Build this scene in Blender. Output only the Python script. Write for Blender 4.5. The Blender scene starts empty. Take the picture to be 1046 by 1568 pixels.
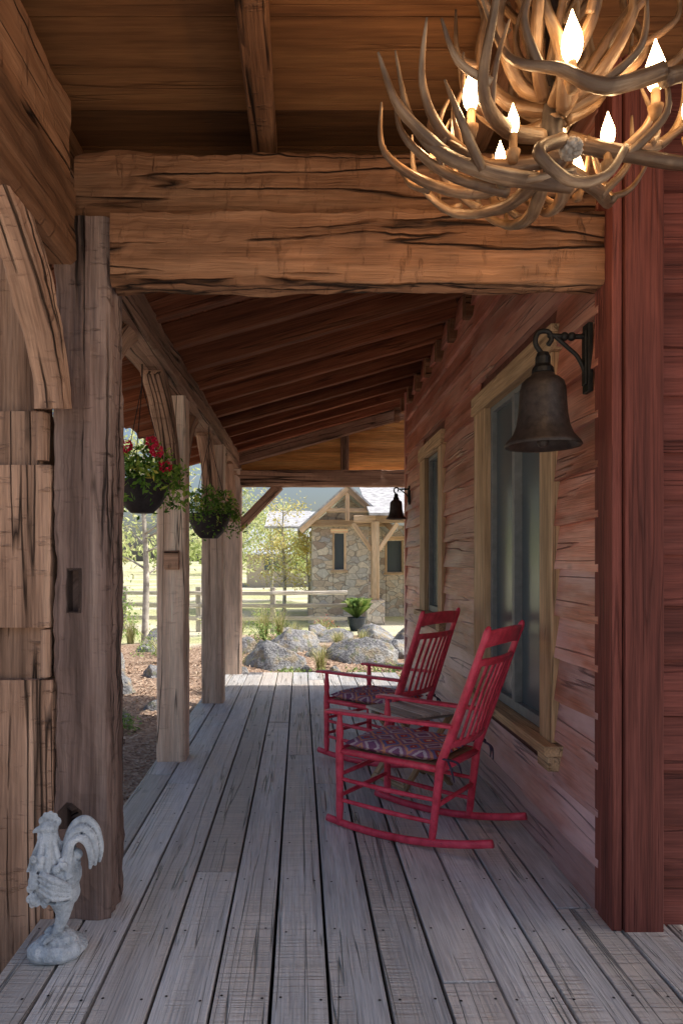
import bpy, bmesh, math, random
from mathutils import Vector, Matrix, noise
random.seed(7)
R=random.random
def U(a,b): return a+(b-a)*random.random()
sc=bpy.context.scene
sc.view_settings.view_transform='Standard'
sc.view_settings.look='None'
sc.view_settings.exposure=0

# ------------------------------------------------------------------ nodes
class NT:
    def __init__(s,name):
        s.m=bpy.data.materials.new(name); s.m.use_nodes=True
        s.t=s.m.node_tree; s.t.nodes.clear()
        s.out=s.t.nodes.new('ShaderNodeOutputMaterial')
        s.b=s.t.nodes.new('ShaderNodeBsdfPrincipled')
        s.t.links.new(s.b.outputs[0],s.out.inputs[0])
    def n(s,ty,**k):
        x=s.t.nodes.new('ShaderNode'+ty)
        for a,v in k.items(): setattr(x,a,v)
        return x
    def l(s,a,b): s.t.links.new(a,b)
    def put(s,sock,v):
        if isinstance(v,bpy.types.NodeSocket): s.l(v,sock)
        else: sock.default_value=v
    def attr(s,name,vec=True):
        a=s.n('Attribute'); a.attribute_name=name
        return a.outputs['Vector'] if vec else a.outputs['Fac']
    def scale(s,v,sc_):
        m=s.n('VectorMath',operation='MULTIPLY'); s.put(m.inputs[0],v); m.inputs[1].default_value=sc_
        return m.outputs[0]
    def noise(s,v,scale=1,detail=4,rough=.55,dist=0,color=False):
        x=s.n('TexNoise'); s.put(x.inputs['Vector'],v)
        x.inputs['Scale'].default_value=scale; x.inputs['Detail'].default_value=detail
        x.inputs['Roughness'].default_value=rough; x.inputs['Distortion'].default_value=dist
        return x.outputs['Color' if color else 'Fac']
    def math(s,op,a,b=None,c=None,clamp=False):
        x=s.n('Math',operation=op,use_clamp=clamp); s.put(x.inputs[0],a)
        if b is not None: s.put(x.inputs[1],b)
        if c is not None: s.put(x.inputs[2],c)
        return x.outputs[0]
    def mr(s,v,a,b,c,d):
        x=s.n('MapRange'); s.put(x.inputs[0],v)
        for i,k in enumerate((a,b,c,d)): s.put(x.inputs[i+1],k)
        return x.outputs[0]
    def ramp(s,v,stops,interp='LINEAR'):
        x=s.n('ValToRGB'); s.put(x.inputs[0],v); r=x.color_ramp; r.interpolation=interp
        while len(r.elements)<len(stops): r.elements.new(.5)
        for e,(p,c) in zip(r.elements,stops):
            e.position=p; e.color=(*c,1)
        return x.outputs[0]
    def mix(s,f,a,b,ty='MIX'):
        x=s.n('MixRGB',blend_type=ty); s.put(x.inputs[0],f)
        for i,k in ((1,a),(2,b)):
            if isinstance(k,tuple): k=(*k,1) if len(k)==3 else k
            s.put(x.inputs[i],k)
        return x.outputs[0]
    def bump(s,h,st=.3,d=.01):
        x=s.n('Bump'); x.inputs['Strength'].default_value=st; x.inputs['Distance'].default_value=d
        s.put(x.inputs['Height'],h); s.l(x.outputs[0],s.b.inputs['Normal'])
    def fin(s,col,rough=.7,spec=.3,metal=0):
        if isinstance(col,tuple): col=(*col,1)
        s.put(s.b.inputs['Base Color'],col); s.put(s.b.inputs['Roughness'],rough)
        s.b.inputs['Specular IOR Level'].default_value=spec; s.b.inputs['Metallic'].default_value=metal
        return s.m

def wood(name,dark,mid,light,gs=22,crack=.8,rough=.75,bump=.5,var=.45,patch=None,saw=0,spec=.25,crackw=.016,ck=12,low=None,hewn=0,fib=.5,tint=None):
    t=NT(name); g=t.attr('gc'); rnd=t.attr('rnd',False)
    n1=t.noise(t.scale(g,(.55,gs,gs)),1,4,.65,.12)
    n2=t.noise(t.scale(g,(4.5,gs*10,gs*10)),1,2,.6)
    n3=t.noise(t.scale(g,(1.0,3.5,3.5)),1,4,.65)
    col=t.ramp(n1,[(.28,dark),(.5,mid),(.74,light)])
    col=t.mix(fib,col,t.ramp(n2,[(.3,(.45,.45,.45)),(.65,(1.25,1.25,1.25))]),'MULTIPLY')
    if patch: col=t.mix(t.mr(n3,.42,.66,0,.8),col,patch)
    if tint: col=t.mix(t.mr(t.math('FRACT',t.math('MULTIPLY',rnd,7.3)),.45,1,0,.6),col,tint)
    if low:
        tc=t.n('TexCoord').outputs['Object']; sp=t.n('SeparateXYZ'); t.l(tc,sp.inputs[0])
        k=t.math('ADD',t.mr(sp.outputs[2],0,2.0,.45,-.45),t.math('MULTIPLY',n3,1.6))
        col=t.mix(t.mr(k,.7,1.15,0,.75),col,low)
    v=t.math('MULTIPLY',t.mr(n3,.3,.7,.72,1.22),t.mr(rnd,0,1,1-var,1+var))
    vv=t.n('CombineColor')
    for i in range(3): t.l(v,vv.inputs[i])
    col=t.mix(1,col,vv.outputs[0],'MULTIPLY')
    h=t.math('ADD',t.math('MULTIPLY',n1,.6),t.math('MULTIPLY',n2,.5))
    if saw:
        w=t.noise(t.scale(g,(95,1.2,1.2)),1,1,.5)
        k=t.math('MULTIPLY',t.mr(w,.46,.6,0,1),t.mr(n3,.45,.6,0,1))
        col=t.mix(t.math('MULTIPLY',k,saw),col,tuple(c*.7 for c in dark))
        h=t.math('SUBTRACT',h,t.math('MULTIPLY',k,.4))
    if hewn:
        w=t.noise(t.scale(g,(34,8,8)),1,3,.6)
        k=t.math('MULTIPLY',t.mr(w,.58,.74,0,1),t.mr(n3,.40,.58,.1,1))
        col=t.mix(t.math('MULTIPLY',k,hewn),col,tuple(c*.5 for c in dark))
        h=t.math('SUBTRACT',h,t.math('MULTIPLY',k,.8))
        w2=t.noise(t.scale(g,(4,6,6)),1,1); h=t.math('ADD',h,t.math('MULTIPLY',w2,1.8))
    c1=t.noise(t.scale(g,(.38,ck,ck)),1,2,.5)
    line=t.math('SUBTRACT',1,t.mr(t.math('ABSOLUTE',t.math('SUBTRACT',c1,.5)),0,crackw,0,1),clamp=True)
    line=t.math('MULTIPLY',line,t.mr(n3,.44,.52,0,1))
    col=t.mix(t.math('MULTIPLY',line,crack),col,tuple(c*.12 for c in dark))
    h=t.math('SUBTRACT',h,t.math('MULTIPLY',line,1.6))
    vo=t.n('TexVoronoi'); t.l(t.scale(g,(1.5,2.6,2.6)),vo.inputs['Vector']); vo.inputs['Scale'].default_value=1
    kn=t.math('SUBTRACT',1,t.mr(vo.outputs['Distance'],.01,.07,0,1),clamp=True)
    col=t.mix(t.math('MULTIPLY',kn,.55),col,tuple(c*.35 for c in dark))
    t.bump(h,bump,.012)
    return t.fin(col,rough,spec)

def simple(name,col,rough=.6,spec=.3,metal=0,ns=30,amt=.35,bump=.15):
    t=NT(name); tc=t.n('TexCoord').outputs['Object']
    n=t.noise(tc,ns,3,.6)
    c=t.mix(1,col,t.ramp(n,[(.3,(1-amt,)*3),(.7,(1+amt,)*3)]),'MULTIPLY')
    t.bump(n,bump,.01)
    return t.fin(c,rough,spec,metal)

def leafmat(name,stops,trans=.35):
    t=NT(name); rnd=t.attr('rnd',False)
    col=t.ramp(rnd,stops)
    t.fin(col,.6,.2)
    if trans>0:
        tr=t.n('BsdfTranslucent'); t.l(col,tr.inputs[0])
        mx=t.n('MixShader'); mx.inputs[0].default_value=trans
        t.l(t.b.outputs[0],mx.inputs[1]); t.l(tr.outputs[0],mx.inputs[2]); t.l(mx.outputs[0],t.out.inputs[0])
    return t.m

# ------------------------------------------------------------------ mesh builder
class MB:
    def __init__(s): s.v=[];s.f=[];s.g=[];s.r=[];s.mi=[]
    def box(s,x0,x1,y0,y1,z0,z1,ax=0,rnd=None,mi=0,M=None,jit=0):
        if rnd is None: rnd=R()
        b=len(s.v); off=Vector((U(0,40),U(0,40),U(0,40)))
        for z in (z0,z1):
            for x,y in ((x0,y0),(x1,y0),(x1,y1),(x0,y1)):
                p=Vector((x,y,z))
                gg=[x,y,z]; gg=gg[ax:]+gg[:ax]
                if jit: p+=Vector((U(-jit,jit),U(-jit,jit),U(-jit,jit)))
                if M: p=M@p
                s.v.append(p); s.g.append(Vector(gg)+off); s.r.append(rnd)
        for f in ((0,3,2,1),(4,5,6,7),(0,1,5,4),(1,2,6,5),(2,3,7,6),(3,0,4,7)):
            s.f.append([b+i for i in f]); s.mi.append(mi)
    def sweep(s,pts,w,h,up=(0,0,1),ch=.012,jit=.003,step=.07,rnd=None,mi=0,nsub=3,taper=1):
        if rnd is None: rnd=R()
        pts=[Vector(p) for p in pts]; L=[0]
        for a,b_ in zip(pts,pts[1:]): L.append(L[-1]+(b_-a).length)
        n=max(1,int(L[-1]/step)); up=Vector(up)
        def at(d):
            for i in range(len(pts)-1):
                if d<=L[i+1] or i==len(pts)-2:
                    k=(d-L[i])/max(1e-6,L[i+1]-L[i]); return pts[i].lerp(pts[i+1],k)
        prof=[]
        hw,hh=w/2,h/2
        cs=[(-hw+ch,-hh),(hw-ch,-hh),(hw,-hh+ch),(hw,hh-ch),(hw-ch,hh),(-hw+ch,hh),(-hw,hh-ch),(-hw,-hh+ch)]
        for i in range(8):
            a=cs[i];c=cs[(i+1)%8]
            k=nsub if i%2==0 else 1
            for j in range(k): prof.append((a[0]+(c[0]-a[0])*j/k,a[1]+(c[1]-a[1])*j/k))
        P=len(prof); b0=len(s.v); off=Vector((U(0,40),U(0,40),U(0,40))); sd=U(0,100)
        for i in range(n+1):
            d=L[-1]*i/n; p=at(d); t=(at(min(L[-1],d+.02))-at(max(0,d-.02))).normalized()
            side=t.cross(up).normalized(); uv=side.cross(t)
            tp=1+(taper-1)*i/n
            for k,(a,c) in enumerate(prof):
                nz=noise.noise(Vector((d*5+sd,a*30,c*30)))*jit*1.6+U(-jit,jit)*.35
                q=Vector((a,c)); q=q*tp+q.normalized()*nz
                s.v.append(p+side*q.x+uv*q.y); s.g.append(Vector((d,a,c))+off); s.r.append(rnd)
        for i in range(n):
            for k in range(P):
                k2=(k+1)%P
                s.f.append([b0+i*P+k,b0+i*P+k2,b0+(i+1)*P+k2,b0+(i+1)*P+k]); s.mi.append(mi)
        s.f.append([b0+k for k in range(P)][::-1]); s.mi.append(mi)
        s.f.append([b0+n*P+k for k in range(P)]); s.mi.append(mi)
    def tube(s,pts,rad,n=8,sub=5,rnd=None,mi=0,jit=0,smoothc=True):
        if rnd is None: rnd=R()
        pts=[Vector(p) for p in pts]
        if not hasattr(rad,'__len__'): rad=[rad]*len(pts)
        P=[];Q=[]
        if smoothc and len(pts)>2:
            for i in range(len(pts)-1):
                p0=pts[max(0,i-1)];p1=pts[i];p2=pts[i+1];p3=pts[min(len(pts)-1,i+2)]
                for j in range(sub):
                    t=j/sub
                    P.append(.5*((2*p1)+(p2-p0)*t+(2*p0-5*p1+4*p2-p3)*t*t+(3*p1-p0-3*p2+p3)*t**3))
                    Q.append(rad[i]+(rad[i+1]-rad[i])*t)
            P.append(pts[-1]);Q.append(rad[-1])
        else: P=pts;Q=list(rad)
        b0=len(s.v); ref=None; d=0; off=Vector((U(0,9),U(0,9),U(0,9)))
        for i,p in enumerate(P):
            t=(P[min(len(P)-1,i+1)]-P[max(0,i-1)]).normalized()
            if ref is None: ref=Vector((0,0,1)) if abs(t.z)<.9 else Vector((1,0,0))
            a=(ref-t*ref.dot(t)).normalized(); ref=a; b_=t.cross(a)
            if i: d+=(p-P[i-1]).length
            for k in range(n):
                an=2*math.pi*k/n; r=Q[i]*(1+(U(-jit,jit) if jit else 0))
                s.v.append(p+(a*math.cos(an)+b_*math.sin(an))*r)
                s.g.append(Vector((d,math.cos(an)*Q[i],math.sin(an)*Q[i]))+off)
                s.r.append(rnd if mi!=99 else i/len(P))
        if mi==99: mi=0
        for i in range(len(P)-1):
            for k in range(n):
                k2=(k+1)%n
                s.f.append([b0+i*n+k,b0+i*n+k2,b0+(i+1)*n+k2,b0+(i+1)*n+k]); s.mi.append(mi)
        s.f.append([b0+k for k in range(n)][::-1]); s.mi.append(mi)
        s.f.append([b0+(len(P)-1)*n+k for k in range(n)]); s.mi.append(mi)
    def lathe(s,prof,c=(0,0,0),n=24,rnd=.5,mi=0,sx=1,sy=1):
        b0=len(s.v); c=Vector(c)
        for (r,z) in prof:
            for k in range(n):
                a=2*math.pi*k/n
                s.v.append(c+Vector((r*math.cos(a)*sx,r*math.sin(a)*sy,z))); s.g.append(Vector((z,r*math.cos(a),r*math.sin(a)))); s.r.append(rnd)
        for i in range(len(prof)-1):
            for k in range(n):
                k2=(k+1)%n
                s.f.append([b0+i*n+k,b0+i*n+k2,b0+(i+1)*n+k2,b0+(i+1)*n+k]); s.mi.append(mi)
    def sphere(s,c,r,n=10,m=7,rnd=.5,mi=0,M=None):
        b0=len(s.v); c=Vector(c); r=Vector(r) if hasattr(r,'__len__') else Vector((r,r,r))
        for i in range(m+1):
            th=math.pi*i/m
            th=min(max(th,.02),math.pi-.02)
            for k in range(n):
                a=2*math.pi*k/n
                q=Vector((r.x*math.sin(th)*math.cos(a),r.y*math.sin(th)*math.sin(a),-r.z*math.cos(th)))
                if M: q=M@q
                s.v.append(c+q); s.g.append(q.copy()); s.r.append(rnd)
        for i in range(m):
            for k in range(n):
                k2=(k+1)%n
                s.f.append([b0+i*n+k,b0+i*n+k2,b0+(i+1)*n+k2,b0+(i+1)*n+k]); s.mi.append(mi)
        s.f.append([b0+k for k in range(n)][::-1]); s.mi.append(mi)
        s.f.append([b0+m*n+k for k in range(n)]); s.mi.append(mi)
    def quad(s,ps,rnd=.5,mi=0,g=None):
        b=len(s.v)
        for p in ps: s.v.append(Vector(p)); s.g.append(Vector(g) if g else Vector(p)); s.r.append(rnd)
        s.f.append(list(range(b,b+len(ps)))); s.mi.append(mi)
    def leaf(s,c,size,rnd,mi=0,up=0):
        d=Vector((U(-1,1),U(-1,1),U(-1,1)+up)); d.normalize()
        e=d.cross(Vector((U(-1,1),U(-1,1),U(-1,1)))); e.normalize()
        c=Vector(c); a=d*size; b_=e*size*.42
        s.quad([c-a,c+b_-a*.1,c+a,c-b_-a*.1],rnd,mi)
    def obj(s,name,mats,parent=None,smooth=False,bevel=0,loc=None,rotz=0):
        me=bpy.data.meshes.new(name); me.from_pydata([tuple(v) for v in s.v],[],s.f)
        for m in (mats if isinstance(mats,(list,tuple)) else [mats]): me.materials.append(m)
        a=me.attributes.new('gc','FLOAT_VECTOR','POINT'); a.data.foreach_set('vector',[c for g in s.g for c in g])
        a=me.attributes.new('rnd','FLOAT','POINT'); a.data.foreach_set('value',s.r)
        me.polygons.foreach_set('material_index',s.mi)
        if smooth: me.polygons.foreach_set('use_smooth',[True]*len(s.f))
        me.update()
        o=bpy.data.objects.new(name,me); sc.collection.objects.link(o)
        if parent: o.parent=parent
        if bevel:
            b=o.modifiers.new('bev','BEVEL'); b.width=bevel; b.segments=2; b.limit_method='ANGLE'
        if loc: o.location=loc
        o.rotation_euler.z=rotz
        return o
def empty(name,loc=(0,0,0),rotz=0):
    e=bpy.data.objects.new(name,None); sc.collection.objects.link(e); e.location=loc; e.rotation_euler.z=rotz; return e

# ------------------------------------------------------------------ materials
M_deck=wood('weathered_deck_wood',(.40,.40,.41),(.68,.69,.71),(.88,.89,.90),gs=12,crack=.6,rough=.48,bump=.9,var=.26,patch=(.62,.55,.48),saw=.22,spec=.5,ck=17,crackw=.012,fib=.5,tint=(.64,.54,.46))
M_tan=wood('tan_timber',(.50,.34,.25),(.80,.61,.48),(.92,.77,.63),gs=13,crack=.9,bump=.8,var=.10,hewn=.2,fib=.4)
M_left=wood('reddish_hewn_timber',(.18,.10,.065),(.44,.265,.18),(.62,.40,.28),gs=12,crack=.95,bump=1,var=.26,hewn=.55,crackw=.024,fib=.45)
M_old=wood('old_hewn_timber',(.10,.062,.05),(.28,.185,.155),(.50,.36,.30),gs=11,crack=.95,bump=1,var=.2,hewn=.75,crackw=.034,fib=.5)
M_beam=wood('warm_beam_timber',(.10,.045,.022),(.25,.12,.062),(.38,.205,.115),gs=10,crack=1,bump=1,var=.18,crackw=.018,ck=8,hewn=.3,fib=.45)
M_raft=wood('rafter_wood',(.12,.038,.018),(.27,.09,.042),(.40,.165,.085),gs=14,crack=.6,var=.25)
M_ceil=wood('ceiling_planks',(.10,.042,.018),(.22,.10,.04),(.31,.15,.06),gs=8,crack=.3,var=.50,bump=.3,fib=.35)
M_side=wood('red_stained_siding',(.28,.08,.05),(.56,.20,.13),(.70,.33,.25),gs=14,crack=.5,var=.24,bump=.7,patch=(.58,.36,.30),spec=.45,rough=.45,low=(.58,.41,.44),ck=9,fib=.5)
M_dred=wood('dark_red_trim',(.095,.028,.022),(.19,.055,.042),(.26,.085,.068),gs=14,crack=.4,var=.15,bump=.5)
M_trim=wood('window_trim_wood',(.34,.22,.12),(.54,.37,.22),(.66,.49,.33),gs=12,crack=.6,var=.15)
M_fence=wood('fence_wood',(.44,.39,.33),(.66,.6,.53),(.74,.70,.64),gs=10,crack=.5)
M_iron=simple('dark_bronze',(.050,.038,.033),.5,.5,.3,40,.4,.2)
M_black=simple('black_iron',(.02,.02,.02),.5,.4,.5)
M_nail=simple('rusty_nail',(.035,.03,.028),.6)
M_gab=wood('lit_gable_board_wood',(.45,.2,.06),(.72,.36,.12),(.8,.48,.18),gs=10,crack=.2,var=.1)  # brighter wood tone: glow of light through the gable put into the colour

# ------------------------------------------------------------------ porch
porch=empty('porch')
b=MB(); nl=MB()
W=.187; x=-.094-W*5
while x<4.2:
    x0=max(x,-1.02)
    y=-2.0-R()*2; yend=8.68
    if x0>1.2: yend=2.66
    while y<yend:
        ln=U(2.8,5.0)
        y1=min(y+ln,yend+U(-.012,.006))
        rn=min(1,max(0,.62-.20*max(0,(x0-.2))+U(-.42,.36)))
        dz=U(-.002,.002)
        b.box(x0+.006,x+W-.006,y,y1-.006,-.045,dz,ax=1,rnd=rn,jit=.0018)
        y=y1+.001
        if yend-y<.05: break
    yy=.15
    while yy<yend:
        for xx in (x0+.035,x+W-.035):
            cx=xx+U(-.008,.008); cy=yy+U(-.015,.015); r=.0052
            nl.quad([(cx+r*math.cos(a*math.pi/3),cy+r*math.sin(a*math.pi/3),.0035) for a in range(6)])
        yy+=.405
    x+=W
b.obj('deck_boards',M_deck,porch,bevel=.003)
nl.obj('deck_nails',M_nail,porch)
b=MB()
b.box(-1.0,1.25,-4,8.6,-.30,-.06,ax=1); b.box(1.25,4.3,-4,2.6,-.30,-.06,ax=1)
b.obj('deck_joists',simple('dark_underside',(.02,.017,.015)),porch)
b=MB()
for (px_,py,w_) in ((-.903,4.77,.20),(-.868,6.75,.215),(-.845,8.5,.215)):
    b.sweep([(px_,py+.10,-.02),(px_,py+.10,2.57)],w_,.205,up=(0,1,0),jit=.004,ch=.014,step=.05)
b.obj('porch_posts',M_tan,porch)
b=MB(); b.sweep([(-.85,2.77,.0),(-.85,2.77,2.74)],.215,.22,up=(0,1,0),jit=.010,ch=.014,step=.035,nsub=6)
o=b.obj('hewn_corner_post',M_old,porch)
cut=MB()
cut.box(-.905,-.862,2.6,2.72,1.20,1.36); cut.box(-.91,-.862,2.6,2.72,.36,.43)
co=cut.obj('cutter',M_nail)
md=o.modifiers.new('b','BOOLEAN'); md.object=co; md.operation='DIFFERENCE'; md.solver='EXACT'
bpy.context.view_layer.update()
try:
    dg=bpy.context.evaluated_depsgraph_get(); me=bpy.data.meshes.new_from_object(o.evaluated_get(dg))
    o.modifiers.clear()
    if len(me.polygons)>50: o.data=me
except Exception as e: print(e); o.modifiers.clear()
bpy.data.objects.remove(co)
b=MB()
for (z0,z1,xr,yf,rn) in ((-.5,.932,-.965,2.665,.9),(.928,1.142,-1.0,2.70,.2),(1.138,1.772,-.975,2.66,.8),(1.768,1.99,-1.015,2.70,.3),(1.985,2.75,-1.06,2.74,.2)):
    b.sweep([((xr-1.30)/2,(yf+2.93)/2,z0),((xr-1.30)/2,(yf+2.93)/2,z1)],xr+1.30,2.93-yf,up=(0,1,0),jit=.007,ch=.006,step=.05,nsub=5,rnd=rn)
b.sweep([(-.992,2.675,.945),(-.992,2.675,1.13)],.035,.05,up=(0,1,0),jit=.003)
b.sweep([(-1.007,2.675,1.79),(-1.007,2.675,1.975)],.045,.05,up=(0,1,0),jit=.003)
b.obj('scarfed_outer_post',M_left,porch)
b=MB()
b.sweep([(-.90,2.88,2.655),(-.85,8.72,2.655)],.21,.19,jit=.006)
b.sweep([(-.865,8.6,2.45),(1.5,8.6,2.45)],.2,.2,jit=.006)
b.obj('porch_header',M_left,porch)
b=MB()
b.sweep([(-.97,.6,2.70),(-.97,2.66,2.70)],.2,.30,jit=.009,ch=.02,nsub=4,step=.05)
b.sweep([(-.985,.6,3.035),(-.985,2.66,3.035)],.18,.34,jit=.009,ch=.02,nsub=4,step=.05)
b.obj('near_header',M_beam,porch)
def arc(p,q,bul,n=8):
    p=Vector(p);q=Vector(q);bul=Vector(bul)
    return [p.lerp(q,i/n)+bul*(4*(i/n)*(1-i/n)) for i in range(n+1)]
b=MB()
b.sweep([(-.945,2.615,1.98),(-.945,2.595,2.08),(-.945,2.50,2.26),(-.945,2.36,2.42),(-.945,2.20,2.55),(-.945,2.08,2.62)],.125,.11,up=(1,0,0),jit=.007,ch=.010,step=.035,nsub=4,rnd=.8)
b.obj('near_knee_brace',M_left,porch)
b=MB()
for (px_,py) in ((-.90,4.87),(-.87,6.85),(-.85,8.6)):
    for s_ in (-1,1):
        if py>8 and s_>0: continue
        b.sweep(arc((px_,py+s_*.10,1.92),(px_,py+s_*.72,2.58),(0,-s_*.07,.07)),.12,.13,up=(1,0,0),jit=.005,step=.06)
b.sweep(arc((-.90,2.88,1.92),(-.90,3.5,2.58),(0,-.07,.07)),.12,.13,up=(1,0,0),jit=.005,step=.06)
b.sweep([(-.78,8.6,1.83),(-.26,8.6,2.36)],.12,.12,up=(0,1,0),jit=.004)
b.sweep([(-.94,4.74,1.41),(-.84,4.74,1.41)],.06,.13,jit=.004,step=.03)
b.obj('post_braces',M_left,porch)
b=MB()
b.sweep([(-.735,2.70,2.615),(1.20,2.70,2.615)],.12,.285,jit=.010,ch=.012,nsub=6,step=.035,rnd=.9)
b.sweep([(-.90,2.83,2.90),(1.20,2.83,2.90)],.22,.27,jit=.010,ch=.02,nsub=6,step=.035,rnd=.3)
b.obj('cross_beams',M_beam,porch)
def rz(x): return 2.73+.28*(x+.76)
b=MB(); b2=MB()
y=3.26
while y<8.3:
    b.sweep([(-1.5,y,rz(-1.5)+.08),(1.20,y,rz(1.20)+.08)],.075,.16,up=(0,0,1),jit=.003,ch=.005,step=.2)
    b2.sweep([(1.14,y+.0,rz(1.2)-.10),(1.20,y+.0,rz(1.2)-.10)],.10,.16,jit=.003,ch=.005,step=.05)
    y+=.5
b.obj('porch_rafters',M_raft,porch)
b2.obj('rafter_ledger_blocks',M_beam,porch)
b=MB()
b.sweep([(-.80,8.45,rz(-.80)-.05),(1.6,8.45,rz(1.6)-.05)],.12,.16,jit=.004,ch=.008)
b.sweep([(.56,8.6,2.55),(.56,8.6,3.0)],.1,.1,up=(0,1,0),jit=.004)
b.obj('end_truss',M_left,porch)
b=MB(); x=-1.6
while x<1.2:
    x1=min(x+.2,1.6)
    za=rz(x)+.165; zb=rz(x1)+.165; rn=R(); bb=len(b.v)
    b.box(x+.002,x1-.002,3.215,8.85,0,.03,ax=1,rnd=rn)
    for k in range(8):
        v=b.v[bb+k]; v.z+= za+(zb-za)*((v.x-x)/(x1-x))
    x=x1
b.obj('lean_to_roof_planks',M_raft,porch)
b=MB()
M_shingle=simple('roof_shingles',(.12,.12,.13),.9,ns=8)
b.quad([(-1.65,3.21,rz(-1.65)+.22),(1.3,3.21,rz(1.3)+.22),(1.3,8.9,rz(1.3)+.22),(-1.65,8.9,rz(-1.65)+.22)])
b.quad([(1.3,3.0,rz(1.3)+.22),(9.5,3.0,3.9),(9.5,7.75,3.9),(1.3,7.75,rz(1.3)+.22)])
b.box(-1.35,4.3,.9,3.3,3.38,3.42)
b.obj('roof_cover',M_shingle,porch)
b=MB(); z=2.56
while z<3.3:
    xs=-.76+(z-2.73)/.28+.3
    b.box(max(xs,-.75),1.6,8.66,8.69,z,z+.118,ax=0,rnd=1); z+=.122
b.obj('gable_boards',M_gab,porch)
b=MB(); y=.9
while y<3.2:
    b.box(-1.3,4.2,y+.002,y+.245,3.30,3.33,ax=0,rnd=U(.1,.95)); y+=.248
b.box(-1.1,1.25,3.16,3.20,2.85,3.32,ax=0,rnd=.0)
b.obj('near_ceiling_planks',M_ceil,porch)
b=MB()
for xc in (-1.05,-.155,.73,1.6,2.5): b.sweep([(xc,.9,3.21),(xc,3.15,3.21)],.10,.17,jit=.004,ch=.008,step=.15,rnd=.1)
b.obj('near_rafters',M_beam,porch)

# ------------------------------------------------------------------ house
house=empty('red_wood_house')
XW=1.21
wins=[(3.16,4.57,.535,2.49),(5.62,6.65,.92,2.49)]
b=MB()
def siding(b,a0,a1,z0,z1,tf,rnd):
    n=max(1,int((a1-a0)/.12)); b0=len(b.v); off=Vector((U(0,40),U(0,40),U(0,40))); sd=U(0,99)
    for i in range(n+1):
        a=a0+(a1-a0)*i/n
        w=noise.noise(Vector((a*2.2+sd,0,0)))*.012+noise.noise(Vector((a*9+sd,3,0)))*.005
        for (d,z) in ((.006,z1+.03),(.038,z0+w),(.0,z0+w)):
            b.v.append(Vector(tf(a,d,z))); b.g.append(Vector((a,z,d))+off); b.r.append(rnd)
    for i in range(n):
        for k in range(3):
            k2=(k+1)%3
            b.f.append([b0+i*3+k,b0+i*3+k2,b0+(i+1)*3+k2,b0+(i+1)*3+k]); b.mi.append(0)
    b.f.append([b0,b0+1,b0+2]); b.mi.append(0); e=b0+n*3; b.f.append([e,e+2,e+1]); b.mi.append(0)
z=-.02
while z<3.35:
    h=U(.185,.215); z1=z+h
    segs=[(2.70,7.68)]
    for (a,c,w0,w1) in wins:
        if z1>w0+.03 and z<w1-.03:
            ns=[]
            for s_ in segs:
                if s_[0]<a+.02: ns.append((s_[0],min(s_[1],a+.03)))
                if s_[1]>c-.02: ns.append((max(s_[0],c-.03),s_[1]))
            segs=[q for q in ns if q[1]-q[0]>.05]
    for s_ in segs:
        a=s_[0]
        while a<s_[1]-.02:
            e=min(s_[1],a+U(1.6,3.2))
            if s_[1]-e<.3: e=s_[1]
            siding(b,a,e-.003,z,z1,lambda a_,d,zz:(XW-d,a_,zz),R()); a=e
    z=z1
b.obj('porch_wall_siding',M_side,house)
b=MB(); z=-.02
while z<3.35:
    h=U(.19,.215); siding(b,1.36,6,z,z+h,lambda a_,d,zz:(a_,2.66-d,zz),R()); z+=h
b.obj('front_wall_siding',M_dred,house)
b=MB()
def yz(y0,y1,z0,z1): b.box(XW+.002,XW+.12,y0,y1,z0,z1)
yz(2.7,3.25,-.3,3.4); yz(4.48,5.72,-.3,3.4); yz(6.5,7.68,-.3,3.4)
for (a,c,w0,w1) in ((3.25,4.48,.55,2.40),(5.72,6.5,.95,2.42)): yz(a,c,-.3,w0); yz(a,c,w1,3.4)
b.box(1.3,9,2.67,2.75,-.3,3.6); b.box(9,9.1,2.7,7.7,-.3,3.85); b.box(1.3,9,7.60,7.68,-.3,3.5); b.box(1.34,9,2.75,7.6,-.25,-.2)
b.obj('wall_structure',simple('house_wall_core',(.12,.04,.03)),house)
b=MB(); b.sweep([(1.292,2.63,0.0),(1.292,2.63,3.3)],.145,.13,up=(0,1,0),jit=.001,ch=.003,step=.3,rnd=.5)
b.sweep([(1.195,2.655,0.0),(1.195,2.655,3.3)],.038,.155,up=(0,1,0),jit=.001,ch=.003,step=.3,rnd=1)
b.obj('corner_trim',M_dred,house)
b=MB(); b.box(1.17,1.24,7.64,7.70,0,3.3,ax=2)
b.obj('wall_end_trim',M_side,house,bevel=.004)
t=NT('window_screen_glass'); tc=t.n('TexCoord').outputs['Object']
t.fin((.085,.115,.135),.25,.75)
n_=t.noise(tc,1.5,2); t.bump(n_,.05,.02); M_glass=t.m
M_frame=simple('grey_window_frame',(.22,.235,.235),.5,ns=20,amt=.15)
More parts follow.
